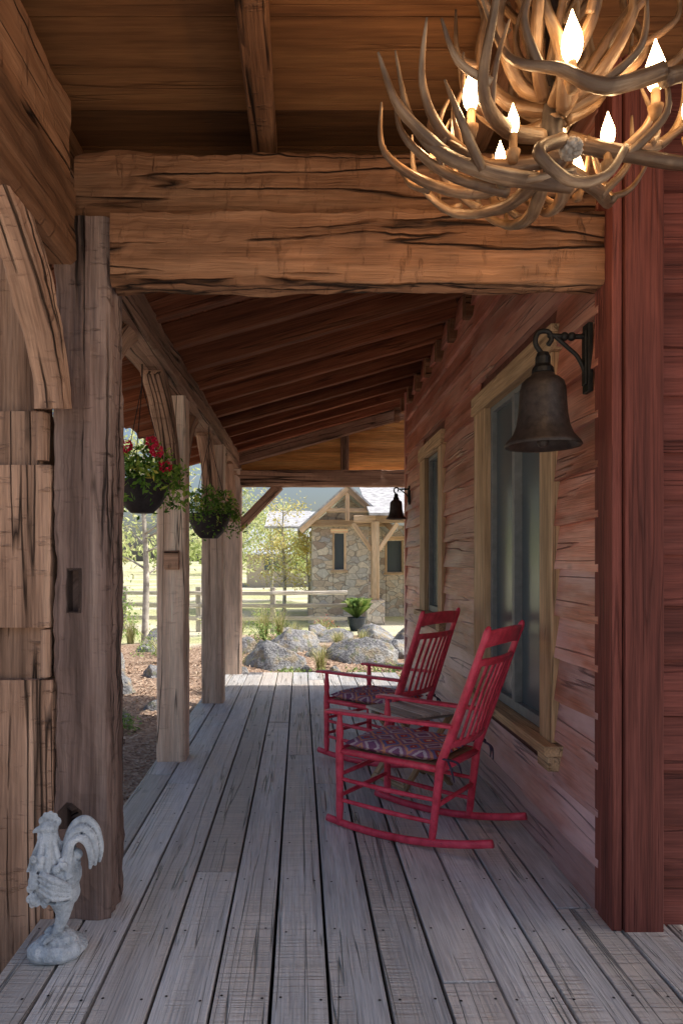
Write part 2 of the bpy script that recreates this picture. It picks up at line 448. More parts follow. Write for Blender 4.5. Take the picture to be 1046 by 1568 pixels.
def window(a,c,w0,w1,mull,name,tw=.16):
    root=empty(name); root.parent=house
    tr=MB(); pr=.050
    ia,ic,iz0,iz1=a+tw,c-tw*1.6,w0+.045,w1-.12
    tr.box(XW-pr,XW+.05,a,ia,w0+.02,w1-.121,ax=2); tr.box(XW-pr,XW+.05,ic,c,w0+.02,w1-.121,ax=2)
    tr.box(XW-pr-.012,XW+.05,a-.03,c+.03,w1-.12,w1,ax=1)
    tr.box(XW-pr-.05,XW+.05,a-.05,c+.04,w0-.03,w0+.018,ax=1)
    tr.box(XW-pr-.03,XW+.0,a-.04,a+.10,w0-.10,w0-.032,ax=1)
    tr.obj('casing',M_trim,root,bevel=.004)
    fr=MB(); f=.035; xa,xb=XW-.01,XW+.05
    fr.box(xa,xb,ia+.001,ia+f,iz0-.02,iz1,ax=2); fr.box(xa,xb,ic-f,ic-.001,iz0-.02,iz1,ax=2)
    fr.box(xa+.002,xb,ia+f,ic-f,iz1-f,iz1-.001,ax=1); fr.box(xa+.002,xb,ia+f,ic-f,iz0-.02,iz0+f,ax=1)
    if mull:
        m=(ia+ic)/2; fr.box(xa-.012,xb,m-.022,m+.022,iz0+f,iz1-f,ax=2)
    fr.obj('sash',M_frame,root,bevel=.003)
    g=MB()
    g.box(XW+.022,XW+.028,ia+f,ic-f,iz0+f,iz1-f); g.obj('pane',M_glass,root)
window(*wins[0],True,'porch_window')
window(*wins[1],False,'porch_window')

# ------------------------------------------------------------------ bells
def bell(name,loc,s,wallx):
    root=empty(name,loc)
    b=MB(); pr=[(.0,.305),(.03,.305),(.045,.297),(.05,.286),(.066,.278),(.082,.262),(.09,.235),(.093,.18),(.097,.13),(.105,.085),(.12,.047),(.145,.018),(.152,.004),(.149,0),(.138,.003),(.115,.03),(.09,.09),(.075,.2),(.06,.26),(0,.27)]
    b.lathe([(r*s,z*s) for r,z in pr],n=40)
    b.sphere((0,0,.02*s),.025*s); b.tube([(0,0,.26*s),(0,0,.02*s)],.008*s)
    b.obj('bell_body',M_iron,root,smooth=True)
    b=MB()
    b.lathe([(r*s,z*s) for r,z in ((.0,.385),(.022,.385),(.03,.365),(.03,.335),(.042,.32),(.045,.30),(0,.30))],n=16)
    dx=(wallx-loc[0])
    b.tube([(-.0,0,.375*s),(-.03*s,0,.42*s),(-.02*s,0,.465*s),(.02*s,0,.47*s),(.035*s,0,.44*s),(.02*s,0,.415*s)],.011*s,n=8)
    b.tube([(.02*s,0,.455*s),(dx*.5,0,.45*s),(dx-.01,0,.45*s)],.011*s)
    b.tube([(.05*s,0,.45*s),(dx*.55,0,.40*s),(dx*.75,0,.36*s),(dx-.01,0,.27*s)],.009*s)
    for k in (.45,.6): b.sphere((dx*k,0,.45*s),.018*s)
    b.box(dx-.022,dx-.002,-.03*s,.03*s,.22*s,.50*s)
    b.box(dx-.03,dx-.02,-.018*s,.018*s,.25*s,.47*s)
    b.obj('bracket',M_black,root,smooth=False,bevel=.003)
bell('wall_bell',(.99,2.79,1.865),1.0,1.185)
bell('wall_bell',(1.03,7.35,1.86),.72,1.185)

# ------------------------------------------------------------------ rocking chairs
t=NT('red_chair_paint'); tc=t.n('TexCoord').outputs['Object']
n1=t.noise(tc,18,4,.6); n2=t.noise(tc,90,3)
c=t.ramp(n1,[(.3,(.55,.03,.06)),(.6,(.84,.075,.14)),(.8,(.88,.15,.21))])
c=t.mix(t.mr(t.noise(tc,45,3,.7),.66,.72,0,.6),c,(.25,.03,.03))
t.bump(n2,.12,.004); M_red=t.fin(c,t.mr(n1,.3,.7,.28,.45),.5)
t=NT('kilim_cushion'); g=t.attr('gc')
vo=t.n('TexVoronoi',distance='MANHATTAN'); t.l(t.scale(g,(7,7,0)),vo.inputs['Vector']); vo.inputs['Scale'].default_value=1; vo.inputs['Randomness'].default_value=.15
nn=t.noise(g,60,3); dd=t.math('ADD',vo.outputs['Distance'],t.math('MULTIPLY',t.math('SUBTRACT',nn,.5),.12))
c=t.ramp(dd,[(0,(.85,.66,.45)),(.16,(.60,.10,.08)),(.30,(.24,.22,.42)),(.46,(.72,.36,.24)),(.58,(.36,.18,.30)),(.72,(.65,.55,.60)),(.85,(.28,.13,.25))],'CONSTANT')
c=t.mix(.6,c,t.ramp(t.noise(g,300,2),[(.3,(.6,.6,.6)),(.7,(1.3,1.3,1.3))]),'MULTIPLY')
t.bump(t.noise(g,220,2),.4,.004); M_kil=t.fin(c,.9,.1)
def chair(loc,F,zs=1):
    ang=math.atan2(F[1],F[0]); root=empty('rocking_chair',loc,ang)
    b=MB(); fw,rw=.245,.215; Rr=2.1; xc=.06
    rk=lambda x:(x-xc)**2/(2*Rr)+.02
    for s_ in (-1,1):
        pts=[( -.56+i*(.90/16), s_*(rw+(fw-rw)*i/16), rk(-.56+i*(.90/16))) for i in range(17)]
        b.sweep(pts,.028,.036,jit=0,ch=.008,step=.04,nsub=1)
    b.obj('rockers',M_red,root,smooth=True)
    b=MB()
    def rx(z): return -.25-.05*(z/.42) if z<.42 else -.30-.245*(z-.42)/(1.10-.42)
    for s_ in (-1,1):
        y=s_*fw
        zz=[.03,.07,.11,.2,.3,.36,.39,.43,.47,.50,.53,.57,.60]; rr=[.014,.018,.021,.019,.021,.022,.022,.022,.017,.021,.019,.014,.014]
        b.tube([(.26,y,z_) for z_ in zz],rr,n=12,sub=3)
        y=s_*rw
        zz=[.045,.1,.2,.35,.42,.5,.62,.8,1.0,1.06,1.085,1.10]; rr=[.015,.019,.019,.021,.022,.021,.020,.018,.016,.018,.015,.006]
        b.tube([(rx(z_*zs),y,z_*zs) for z_ in zz],rr,n=12,sub=3)
    b.obj('posts',M_red,root,smooth=True)
    b=MB()
    for z_ in (.17,.28): b.tube([(.26,-fw,z_),(.26,0,z_),(.26,fw,z_)],[.010,.014,.010])
    b.tube([(rx(.22),-rw,.22),(rx(.22),rw,.22)],.012,smoothc=False)
    for s_ in (-1,1):
        for z_ in (.14,.25): b.tube([(.26,s_*fw,z_+.01),(0,s_*(fw+rw)/2,z_),(rx(z_),s_*rw,z_)],[.010,.013,.010])
        b.tube([(.26,s_*fw,.405),(rx(.4),s_*rw,.40)],.018,smoothc=False)
    b.tube([(.26,-fw,.405),(.26,fw,.405)],.019,smoothc=False); b.tube([(rx(.4),-rw,.40),(rx(.4),rw,.40)],.018,smoothc=False)
    b.obj('stretchers',M_red,root,smooth=True)
    b=MB()
    for s_ in (-1,1):
        st=[(rx(.62),.022,.618),(-.3,.024,.618),(-.15,.026,.615),(.05,.028,.612),(.2,.033,.612),(.27,.036,.612),(.32,.033,.608),(.34,.02,.605)]
        b0=len(b.v)
        for (x_,hw,z_) in st:
            yc=s_*(rw+.012+(fw-rw)*(x_+.4)/.7)
            for (dy,dz) in ((-hw,-.009),(hw,-.009),(hw,.009),(-hw,.009)):
                b.v.append(Vector((x_,yc+dy,z_+dz))); b.g.append(Vector((x_,dy,dz))); b.r.append(.5)
        for i in range(len(st)-1):
            for k in range(4):
                k2=(k+1)%4; b.f.append([b0+i*4+k,b0+i*4+k2,b0+(i+1)*4+k2,b0+(i+1)*4+k]); b.mi.append(0)
        b.f.append([b0,b0+3,b0+2,b0+1]); e=b0+4*(len(st)-1); b.f.append([e,e+1,e+2,e+3]); b.mi+= [0,0]
    o=b.obj('arms',M_red,root,bevel=.006)
    bm=bmesh.new(); bm.from_mesh(o.data); bmesh.ops.recalc_face_normals(bm,faces=bm.faces); bm.to_mesh(o.data); bm.free()
    b=MB()
    for (zc,h_) in ((1.035,.085),(.925,.038),(.52,.038)):
        zc*=zs; pts=[]
        for i in range(9):
            k=i/8*2-1; pts.append((rx(zc)-.030*(1-k*k),k*rw,zc+(.012*(1-k*k) if h_>.05 else 0)))
        nrm=Vector((rx(1.0)-rx(.5),0,.5)).normalized()
        b.sweep(pts,.018,h_,up=nrm,jit=0,ch=.005,step=.04,nsub=1)
    for i in range(7):
        k=(i-3)/3.6
        b.sweep([(rx(.52*zs)-.03*(1-k*k),k*rw,.52*zs),(rx(.74*zs)-.022*(1-k*k),k*rw,.74*zs),(rx(.925*zs)-.03*(1-k*k),k*rw,.925*zs)],.026,.010,up=(1,0,.3),jit=0,ch=.003,step=.08,nsub=1)
    b.obj('backrest',M_red,root,smooth=False)
    b=MB(); b.box(rx(.4)+.005,.255,-rw,rw,.40,.414,rnd=.3,ax=1)
    b.obj('woven_seat',M_trim,root)
    b=MB(); N=16; b0=len(b.v)
    for side in (1,-1):
        for i in range(N+1):
            for j in range(N+1):
                u=i/N*2-1; v=j/N*2-1
                px=-.015+u*.265; py=v*(.225+.02*u)
                e=max(0,(1-abs(u)**5)*(1-abs(v)**5))
                hz=.032*e**.5; wob=noise.noise(Vector((u*2.5,v*2.5,side+loc[0]*9)))*.008*e
                b.v.append(Vector((px*(1-.03*(abs(v)**3)),py*(1-.03*abs(u)**3),.440+side*hz+wob+.005*abs(u))))
                b.g.append(Vector((px,py,0))); b.r.append(.5)
    for s2 in (0,1):
        o0=b0+s2*(N+1)**2
        for i in range(N):
            for j in range(N):
                q=[o0+i*(N+1)+j,o0+(i+1)*(N+1)+j,o0+(i+1)*(N+1)+j+1,o0+i*(N+1)+j+1]
                b.f.append(q if s2==0 else q[::-1]); b.mi.append(0)
    b.obj('kilim_cushion_pad',M_kil,root,smooth=True)
    b=MB()
    for s_ in (-1,1):
        x_=rx(.45); b.tube([(x_+.03,s_*.2,.45),(x_-.02,s_*(rw+.02),.46),(x_-.04,s_*(rw-.01),.45)],.005,n=6)
        b.tube([(x_-.025,s_*(rw),.455),(x_-.06,s_*(rw+.03),.42),(x_-.07,s_*(rw+.02),.36)],[.005,.006,.003],n=6)
        b.tube([(x_-.025,s_*(rw),.455),(x_-.07,s_*(rw-.02),.44),(x_-.08,s_*(rw-.04),.39)],[.005,.006,.003],n=6)
    b.obj('cushion_ties',simple('tie_fabric',(.06,.04,.07)),root,smooth=True)
Fx,Fy=-.79,.61; Lx,Ly=.61,.79
chair((.425+Lx*.225,3.44+Ly*.225,0),(Fx,Fy))
F2=(-.72,.69); L2=(.69,.72)
chair((.164+.26*.72+L2[0]*.24+.03,4.9-.26*.69+L2[1]*.24,0),F2,.985)

root=empty('side_table',(.70,4.30,0),.5)
b=MB()
for i in range(6): b.box(-.21+i*.071,-.21+i*.071+.062,-.2,.2,.46,.478,ax=1)
b.box(-.21,.21,-.17,-.14,.435,.459); b.box(-.21,.21,.14,.17,.435,.459)
b.obj('slatted_top',M_fence,root,bevel=.002)
b=MB()
for y_ in (-.155,.155):
    b.sweep([(-.2,y_,.0),(.18,y_,.44)],.022,.04,up=(0,1,0),jit=0,ch=.004,nsub=1)
    b.sweep([(.2,y_*.85,.0),(-.18,y_*.85,.44)],.022,.04,up=(0,1,0),jit=0,ch=.004,nsub=1)
for x_ in (-.17,.17): b.sweep([(x_,-.155,.04),(x_,.155,.04)],.02,.03,jit=0,ch=.004,nsub=1)
b.obj('crossed_legs',M_trim,root)

# ------------------------------------------------------------------ rooster statue
t=NT('weathered_concrete'); tc=t.n('TexCoord').outputs['Object']
n1=t.noise(tc,14,5,.65); n2=t.noise(tc,70,3,.6)
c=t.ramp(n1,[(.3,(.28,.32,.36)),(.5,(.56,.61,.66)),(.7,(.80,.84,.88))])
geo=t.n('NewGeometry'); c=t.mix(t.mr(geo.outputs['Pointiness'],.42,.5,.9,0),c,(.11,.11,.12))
t.bump(t.math('ADD',n1,n2),.9,.014); M_conc=t.fin(c,.85,.2)
b=MB()
b.sphere((0,0,.03),(.10,.085,.045)); b.sphere((-.05,-.02,.03),(.055,.05,.04)); b.sphere((.05,.01,.03),(.05,.05,.035)); b.sphere((.01,-.01,.06),(.06,.05,.035))
for y_ in (-.024,.022):
    b.tube([(-.005+y_*.5,y_,.05),(.005,y_,.11),(.02,y_,.16),(.015,y_,.21)],[.020,.018,.027,.045],n=10)
    for dx,dy in ((-.05,0),(-.04,-.03),(-.03,.03),(.03,0)):
        b.tube([(-.0,y_,.075),(dx*.6,y_+dy*.6,.085),(dx,y_+dy,.07)],[.012,.011,.007])
rot=Matrix.Rotation(math.radians(-32),3,'Y')
b.sphere((-.012,0,.275),(.098,.066,.078),16,10,M=rot)
b.sphere((-.045,0,.285),(.055,.056,.072),14,10)
b.sphere((.02,0,.225),(.055,.052,.055),14,10)
b.tube([(-.035,0,.30),(-.035,0,.35),(-.034,0,.40),(-.03,0,.44)],[.062,.052,.038,.028],n=14)
b.sphere((-.032,0,.452),(.032,.026,.028),14,10)
b.tube([(-.055,0,.452),(-.075,0,.447),(-.088,0,.438)],[.014,.010,.003])
for i,(x_,z_,r_) in enumerate(((-.058,.478,.011),(-.044,.490,.013),(-.028,.494,.013),(-.012,.487,.012),(.0,.473,.010))): b.sphere((x_,0,z_),(r_,.007,r_*1.5))
b.sphere((-.062,-.006,.425),(.011,.008,.02)); b.sphere((-.062,.008,.425),(.011,.008,.02))
for s_ in (-1,1):
    b.sphere((-.052,s_*.024,.457),(.006,.004,.006))
    for k in range(4):
        b.tube([(-.05,s_*.062,.32-k*.018),(.0,s_*.078,.30-k*.02),(.055,s_*.060,.265-k*.012)],[.009,.013,.006])
    for i in range(40):
        a=U(-.09,.03); z_=U(.20,.37); b.sphere((a,s_*(.054+U(0,.014))*(1-abs(z_-.28)*2.5),z_),(.013,.006,.016),8,5)
for k,(sc_,yy) in enumerate(((1,0),(.86,.018),(.86,-.018),(.70,.03),(.70,-.03))):
    pts=[(.035,0,.29),(.030,0,.38),(.050,0,.455),(.090,0,.478),(.128,0,.445),(.145,0,.375),(.140,0,.32)]
    c0=Vector((.045,0,.29)); q=[c0+(Vector(p)-c0)*sc_+Vector((0,yy,0)) for p in pts]
    b.tube(q,[.03,.020,.014,.014,.013,.011,.005],n=8)
b.tube([(.03,0,.30),(.055,0,.35),(.075,0,.34)],[.04,.03,.012],n=8)
for k in range(9):
    a=k/9*6.28
    b.tube([(-.034+.024*math.cos(a),.024*math.sin(a),.43),(-.034+.045*math.cos(a),.045*math.sin(a),.37),(-.036+.070*math.cos(a),.063*math.sin(a),.31)],[.007,.011,.004])
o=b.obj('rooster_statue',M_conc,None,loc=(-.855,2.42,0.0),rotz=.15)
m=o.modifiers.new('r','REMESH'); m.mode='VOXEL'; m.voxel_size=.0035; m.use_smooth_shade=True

# ------------------------------------------------------------------ antler chandelier
C=Vector((.70,1.9,2.50)); ch=empty('antler_chandelier',C)
t=NT('antler'); g=t.attr('gc'); s_=t.attr('rnd',False)
n1=t.noise(t.scale(g,(5,50,50)),1,4,.6,.4); n2=t.noise(g,7,4)
c=t.ramp(n1,[(.3,(.09,.045,.022)),(.5,(.27,.16,.085)),(.7,(.48,.34,.22))])
c=t.mix(t.mr(s_,.65,1,0,.6),c,(.62,.49,.35))
c=t.mix(t.mr(n2,.38,.58,.0,.8),c,(.08,.043,.024))
t.bump(n1,.9,.008); M_ant=t.fin(c,.38,.45)
b=MB()
def T(pts,r0,r1=.003):
    r0*=.88; n=len(pts)
    pts=[Vector(p)+Vector((U(-1,1),U(-1,1),U(-1,1)))*.014 for p in pts]
    b.tube(pts,[(r0+(r1-r0)*(i/(n-1))**1.6)*U(.9,1.1) for i in range(n)],n=10,sub=6,mi=99,jit=.06)
T([(.02,-.10,-.13),(-.19,-.12,-.09),(-.335,-.10,-.03),(-.42,-.08,.095),(-.45,-.05,.28)],.025)
T([(-.33,-.10,-.03),(-.44,-.15,.06),(-.49,-.17,.19)],.018)
T([(-.22,-.12,-.075),(-.29,-.17,.0),(-.315,-.15,.14)],.017)
T([(-.26,-.11,-.05),(-.35,-.02,.06),(-.33,.02,.15)],.014)
T([(-.12,.05,-.06),(-.28,.02,-.02),(-.40,.0,.07),(-.43,.0,.20)],.020)
T([(-.30,.02,-.01),(-.33,-.06,.07),(-.30,-.08,.16)],.013)
T([(.20,-.22,.09),(.05,-.24,.065),(-.06,-.22,.09),(-.17,-.18,.17),(-.24,-.12,.35)],.026)
T([(-.10,-.21,.11),(-.16,-.26,.20),(-.12,-.26,.33)],.015)
T([(.20,-.22,.09),(.30,-.18,.16),(.36,-.1,.32)],.024)
T([(.03,-.24,.07),(.10,-.28,.14),(.12,-.26,.25)],.014)
T([(.05,-.08,.02),(.17,-.12,-.055),(.32,-.14,-.08),(.46,-.10,.0),(.52,-.04,.18)],.026)
T([(.30,-.14,-.08),(.40,-.22,-.04),(.46,-.24,.08)],.016)
T([(.16,-.12,-.05),(.22,-.18,.03),(.20,-.2,.14)],.015)
T([(-.03,-.12,-.02),(-.10,-.2,-.09),(-.02,-.2,-.14),(.08,-.18,-.12),(.13,-.14,-.04)],.020,.008)
T([(-.12,.02,-.03),(-.16,-.08,-.08),(-.08,-.12,-.11),(.02,-.1,-.08)],.018,.008)
T([(.0,-.05,.10),(-.04,-.14,.22),(-.10,-.16,.36),(-.05,-.16,.52)],.022)
T([(-.08,-.15,.33),(-.16,-.2,.40),(-.18,-.2,.52)],.014)
T([(.02,-.03,.12),(.10,-.12,.26),(.20,-.12,.40),(.17,-.10,.60)],.022)
T([(.17,-.12,.36),(.26,-.16,.40),(.31,-.16,.52)],.014)
T([(-.0,.0,.1),(.12,.0,.20),(.26,.02,.24),(.40,.02,.36),(.38,.0,.55)],.022)
for k in range(12):
    a=k/12*2*math.pi+.35; sc1=U(.8,1.03); tw=U(.3,.6); z0=U(.05,.12)
    def cy(r,z,da): return (r*sc1*math.cos(a+da),r*sc1*math.sin(a+da),z+z0)
    if math.sin(a)<-.35: continue
    T([cy(.05,-.06,0),cy(.2,-.09,tw*.3),cy(.36,-.05,tw*.7),cy(.47,.06,tw),cy(.48,.2,tw*1.15)],.024)
    T([cy(.22,-.08,tw*.3),cy(.30,.0,tw*.1),cy(.31,.13,0)],.015)
    T([cy(.30,-.07,tw*.5),cy(.34,.01,tw*.8),cy(.30,.12,tw*.9)],.013)
    T([cy(.36,-.05,tw*.7),cy(.44,.0,tw*.5),cy(.49,.10,tw*.4)],.014)
for k in range(10):
    a=k/10*2*math.pi+.1; sc1=U(.8,1.1); z0=U(.0,.08)
    def cy(r,z,da): return (r*sc1*math.cos(a+da),r*sc1*math.sin(a+da),z+z0)
    T([cy(.03,.12,0),cy(.13,.16,.2),cy(.22,.28,.4),cy(.19,.44,.5),cy(.24,.62,.4)],.022)
    T([cy(.2,.26,.35),cy(.29,.32,.3),cy(.31,.44,.3)],.013)
    T([cy(.03,.34,0),cy(.09,.42,.3),cy(.16,.52,.4),cy(.17,.66,.4)],.018)
    T([cy(.02,.20,0),cy(.07,.24,.5),cy(.10,.34,.9),cy(.08,.45,1.2)],.016)
b.sphere((0,-.02,.0),(.035,.035,.03)) 
b.obj('antlers',M_ant,ch,smooth=True)
b=MB(); b.tube([(0,0,-.03),(0,0,.1),(0,0,.3),(0,0,.62)],[.025,.03,.02,.012]); b.tube([(0,0,.62),(0,0,.80)],.006,smoothc=False); b.lathe([(0,.79),(.06,.79),(.06,.77),(.02,.75),(0,.75)],n=20)
b.obj('stem',M_iron,ch,smooth=True)
b=MB()
for k in range(90):
    a=U(0,6.28); e_=U(-1.2,1.2); d=Vector((math.cos(a)*math.cos(e_),math.sin(a)*math.cos(e_),math.sin(e_)*.8)); c0=Vector((.005,-.12,-.03))
    b.sphere(c0+d*.026,U(.004,.008),6,4)
b.sphere((.005,-.12,-.03),(.028,.026,.022)); b.obj('antler_burr',simple('burr',(.42,.37,.32),.8),ch,smooth=True)
t=NT('lit_candle_bulb'); t.fin((1,.8,.5),.3); t.b.inputs['Emission Color'].default_value=(1,.66,.32,1); t.b.inputs['Emission Strength'].default_value=22; M_bulb=t.m
M_sleeve=simple('candle_sleeve',(.30,.17,.08),.6)
bulbs=[(-.02,-.19,.145,1.6),(-.25,-.10,.085,1.35),(.225,-.12,.125,1.6),(-.14,-.10,.02,1),(-.31,.10,.11,1),(.11,-.10,-.01,1.1),(.16,.22,.09,1),(.38,.0,.12,1.1),(-.08,.22,.12,1)]
b=MB();b2=MB()
for (x_,y_,z_,s1) in bulbs:
    b.lathe([(r*s1,z*s1) for r,z in ((0,0),(.008,0),(.014,.012),(.0165,.026),(.0145,.042),(.009,.058),(.004,.072),(.001,.082))],c=(x_,y_,z_),n=14)
    b2.lathe([(0,0),(.011,0),(.011,-.04),(.02,-.045),(.012,-.075),(0,-.075)],c=(x_,y_,z_),n=12)
for (x_,y_,z_,s1) in (bulbs[0],bulbs[1],bulbs[2],bulbs[4],bulbs[6]):
    L=bpy.data.lights.new('candle_light','POINT'); L.energy=6.5; L.color=(1,.60,.28); L.shadow_soft_size=.03
    lo=bpy.data.objects.new('candle_light',L); sc.collection.objects.link(lo); lo.parent=ch; lo.location=(x_,y_,z_+.03)
b.obj('bulbs',M_bulb,ch,smooth=True); b2.obj('candle_sleeves',M_sleeve,ch,smooth=True)

# ------------------------------------------------------------------ hanging baskets
M_leaf=leafmat('basket_leaves',[(0,(.05,.12,.02)),(.5,(.16,.32,.05)),(.85,(.40,.52,.09)),(1,(.7,.62,.12))])
M_flow=leafmat('geranium_petals',[(0,(.65,.01,.06)),(1,(.9,.05,.13))],.2)
M_pot=simple('dark_basket',(.035,.03,.032),.6)
def basket(loc,flowers,s=1):
    root=empty('hanging_basket',loc)
    b=MB(); b.lathe([(0,-.16*s),(.06*s,-.16*s),(.10*s,-.12*s),(.135*s,-.05*s),(.15*s,.0),(.155*s,.01),(.14*s,.01),(.12*s,-.02),(0,-.02)],n=24); b.obj('pot',M_pot,root,smooth=True)
    b=MB()
    for i in range(1700):
        a=U(0,6.28); r=R()**.5*.22*s; z_=.02+U(0,1)*(.17*s*(1-(r/(.25*s))**2)+.03)
        if r>.14*s: z_-=U(0,.18)*s*(r-.12*s)/(.08*s)
        k=noise.noise(Vector((math.cos(a)*3+loc[0],math.sin(a)*3+loc[1],z_*12)))
        if k<-.25: continue
        c=(r*(1+k*.5)*math.cos(a),r*(1+k*.5)*math.sin(a),z_+k*.05)
        b.leaf(c,U(.012,.028),min(1,max(0,.35+k*.8+U(-.25,.3))))
    for i in range(14):
        a=U(0,6.28); b.tube([(.05*math.cos(a),.05*math.sin(a),0),(.15*s*math.cos(a),.15*s*math.sin(a),.10),(.21*s*math.cos(a),.21*s*math.sin(a),U(-.1,.1))],.0025,n=4,rnd=.3)
    b.obj('foliage',M_leaf,root)
    if flowers:
        b=MB()
        for c in flowers:
            for i in range(80):
                d=Vector((U(-1,1),U(-1,1),U(-1,1))).normalized()*.036; b.leaf(Vector(c)+d,.015,R())
        b.obj('flowers',M_flow,root)
    b=MB(); top=2.52-loc[2]
    for k in range(3):
        a=k*2.09+.5; b.tube([(.15*s*math.cos(a),.15*s*math.sin(a),0),(0,0,top-.08)],.0026,n=5,smoothc=False)
    b.tube([(0,0,top-.09),(0,0,top+.04)],.004,n=6,smoothc=False); b.obj('hanger',M_black,root)
basket((-.93,4.02,1.86),[(-.07,-.1,.20),(.11,-.12,.17),(.06,-.02,.23),(-.12,0,.19),(.15,-.08,.08)],1.1)
basket((-.78,5.85,1.80),None,1.25)

# ------------------------------------------------------------------ ground & garden
t=NT('garden_ground'); tc=t.n('TexCoord').outputs['Object']
vo=t.n('TexVoronoi'); t.l(tc,vo.inputs['Vector']); vo.inputs['Scale'].default_value=28
mul=t.ramp(vo.outputs['Color'],[(0,(.20,.12,.085)),(.5,(.42,.29,.21)),(1,(.56,.43,.33))])
gr=t.ramp(t.noise(tc,14,4,.7),[(.3,(.40,.44,.20)),(.55,(.60,.60,.34)),(.75,(.76,.71,.48))])
n=t.noise(tc,.35,3,.6); sp=t.n('SeparateXYZ'); t.l(tc,sp.inputs[0])
far=t.math('ADD',t.mr(sp.outputs[1],11,19,-.25,.4),n)
c=t.mix(t.mr(far,.5,.62,0,1),mul,gr)
dry_and_bounce=t.math('MAXIMUM',t.mr(t.noise(tc,.30,3),.45,.58,0,.85),t.mr(sp.outputs[1],-4,2,.9,0)); c=t.mix(t.math('MULTIPLY',dry_and_bounce,t.math('MAXIMUM',t.mr(far,.4,.6,0,1),t.mr(sp.outputs[1],-4,2,1,0))),c,(.76,.69,.56))  # dry patches; behind the camera, paler ground added to bounce light in
t.bump(vo.outputs['Distance'],.8,.03); M_gr=t.fin(c,.95,.1)
def gz(x,y):
    d=math.hypot(x,y-5)
    m=.22*math.exp(-(((x-.2)/2.2)**2+((y-13.5)/2.2)**2))
    return -.36+m+noise.noise(Vector((x*.25,y*.25,0)))*.10+noise.noise(Vector((x*1.1,y*1.1,4)))*.03+max(0,d-30)*.012
b=MB()
def coords():
    a=[-200,-120,-80,-55,-40,-30]; v=-24
    while v<24: a.append(v); v+=.4
    return a+[24,30,40,55,80,120,200]
xs=coords(); ys=[v+12 for v in coords()]
for y_ in ys:
    for x_ in xs:
        z_=gz(x_,y_)
        if -1.6<x_<9.6 and -6<y_<9.3: z_=min(z_,-.42)
        b.v.append(Vector((x_,y_,z_))); b.g.append(Vector((x_,y_,z_))); b.r.append(.5)
nx=len(xs)
for j in range(len(ys)-1):
    for i in range(nx-1):
        b.f.append([j*nx+i,j*nx+i+1,(j+1)*nx+i+1,(j+1)*nx+i]); b.mi.append(0)
b.obj('ground',M_gr,None,smooth=True)
b=MB()
for i in range(11000):
    x_=U(-5.5,-1.1) if R()<.6 else U(-1.5,4); y_=U(3,12) if x_<-1.1 else U(9,16)
    z_=gz(x_,y_)+.012
    if y_<9.3 and x_>-1.6: z_=-.40
    a=U(0,3.14); l=U(.015,.05); w=U(.005,.012); dx,dy=math.cos(a)*l,math.sin(a)*l; ex,ey=-math.sin(a)*w,math.cos(a)*w; t1=U(-.015,.02)
    b.quad([(x_-dx-ex,y_-dy-ey,z_-t1),(x_+dx-ex,y_+dy-ey,z_+t1),(x_+dx+ex,y_+dy+ey,z_+t1+.004),(x_-dx+ex,y_-dy+ey,z_-t1+.004)],R())
b.obj('mulch',leafmat('mulch_chips',[(0,(.12,.07,.045)),(.6,(.42,.28,.19)),(1,(.66,.51,.38))],.0))
t=NT('granite_boulder'); tc=t.n('TexCoord').outputs['Object']
n1=t.noise(tc,3,6,.7); n2=t.noise(tc,25,4,.7)
c=t.ramp(n1,[(.3,(.16,.16,.18)),(.5,(.36,.36,.37)),(.68,(.56,.56,.55))])
c=t.mix(.7,c,t.ramp(n2,[(.35,(.5,.5,.5)),(.65,(1.35,1.35,1.35))]),'MULTIPLY')
c=t.mix(t.mr(t.noise(tc,5,3),.52,.62,0,.7),c,(.45,.36,.23))
c=t.mix(t.mr(t.noise(tc,9,3),.58,.64,0,.7),c,(.24,.27,.19))
t.bump(t.math('ADD',n1,n2),.9,.06); M_rock=t.fin(c,.9,.15)
def boulder(x_,y_,sx,sy,sz):
    b=MB(); b.sphere((0,0,0),(1,1,1),40,26); sd=U(0,99)
    rd=[Vector((U(-1,1),U(-1,1),U(-.2,1))).normalized() for _ in range(10)]; rc=[U(.5,.8) for _ in rd]
    for i,v in enumerate(b.v):
        v=v*(1+.25*noise.noise(v*1.3+Vector((sd,0,0))))
        for d,c_ in zip(rd,rc):
            k=v.dot(d)
            if k>c_: v=v-d*(k-c_)*.88
        v=v*(1+.09*noise.noise(v*4+Vector((sd,0,0)))+.05*noise.noise(v*10+Vector((sd,0,0))))
        b.v[i]=Vector((v.x*sx,v.y*sy,v.z*sz))
    b.obj('boulder',M_rock,None,smooth=True,loc=(x_,y_,gz(x_,y_)+sz*.15),rotz=U(0,6))
for a in ((-.45,11.3,.68,.5,.40),(-.15,12.6,.55,.5,.36),(.35,11.9,.25,.25,.16),(1.05,11.6,.72,.55,.36),(1.75,12.2,.5,.5,.36),(.75,13.6,.5,.4,.3),(2.2,13.4,.55,.5,.4),(-1.0,12.6,.4,.35,.26),(1.6,14.6,.6,.5,.34),
          (.55,10.6,.14,.12,.10),(.1,10.7,.12,.1,.08),(-.9,10.6,.16,.12,.1),(1.6,10.8,.2,.15,.12),(2.0,11.3,.22,.2,.14),(.2,13.2,.3,.25,.2),(-1.5,13.6,.3,.25,.2),
          (-2.7,9.2,.5,.45,.40),(-2.2,7.4,.42,.35,.32),(-3.3,11.0,.6,.5,.4),(-2.2,10.6,.3,.3,.18),(-1.8,5.9,.22,.2,.12),(-4.0,12.8,.6,.5,.36),(-2.9,13.6,.55,.45,.36),(-1.7,8.2,.18,.18,.11),(.4,14.8,.4,.3,.26),(-.2,15.6,.35,.3,.2)): boulder(*a)
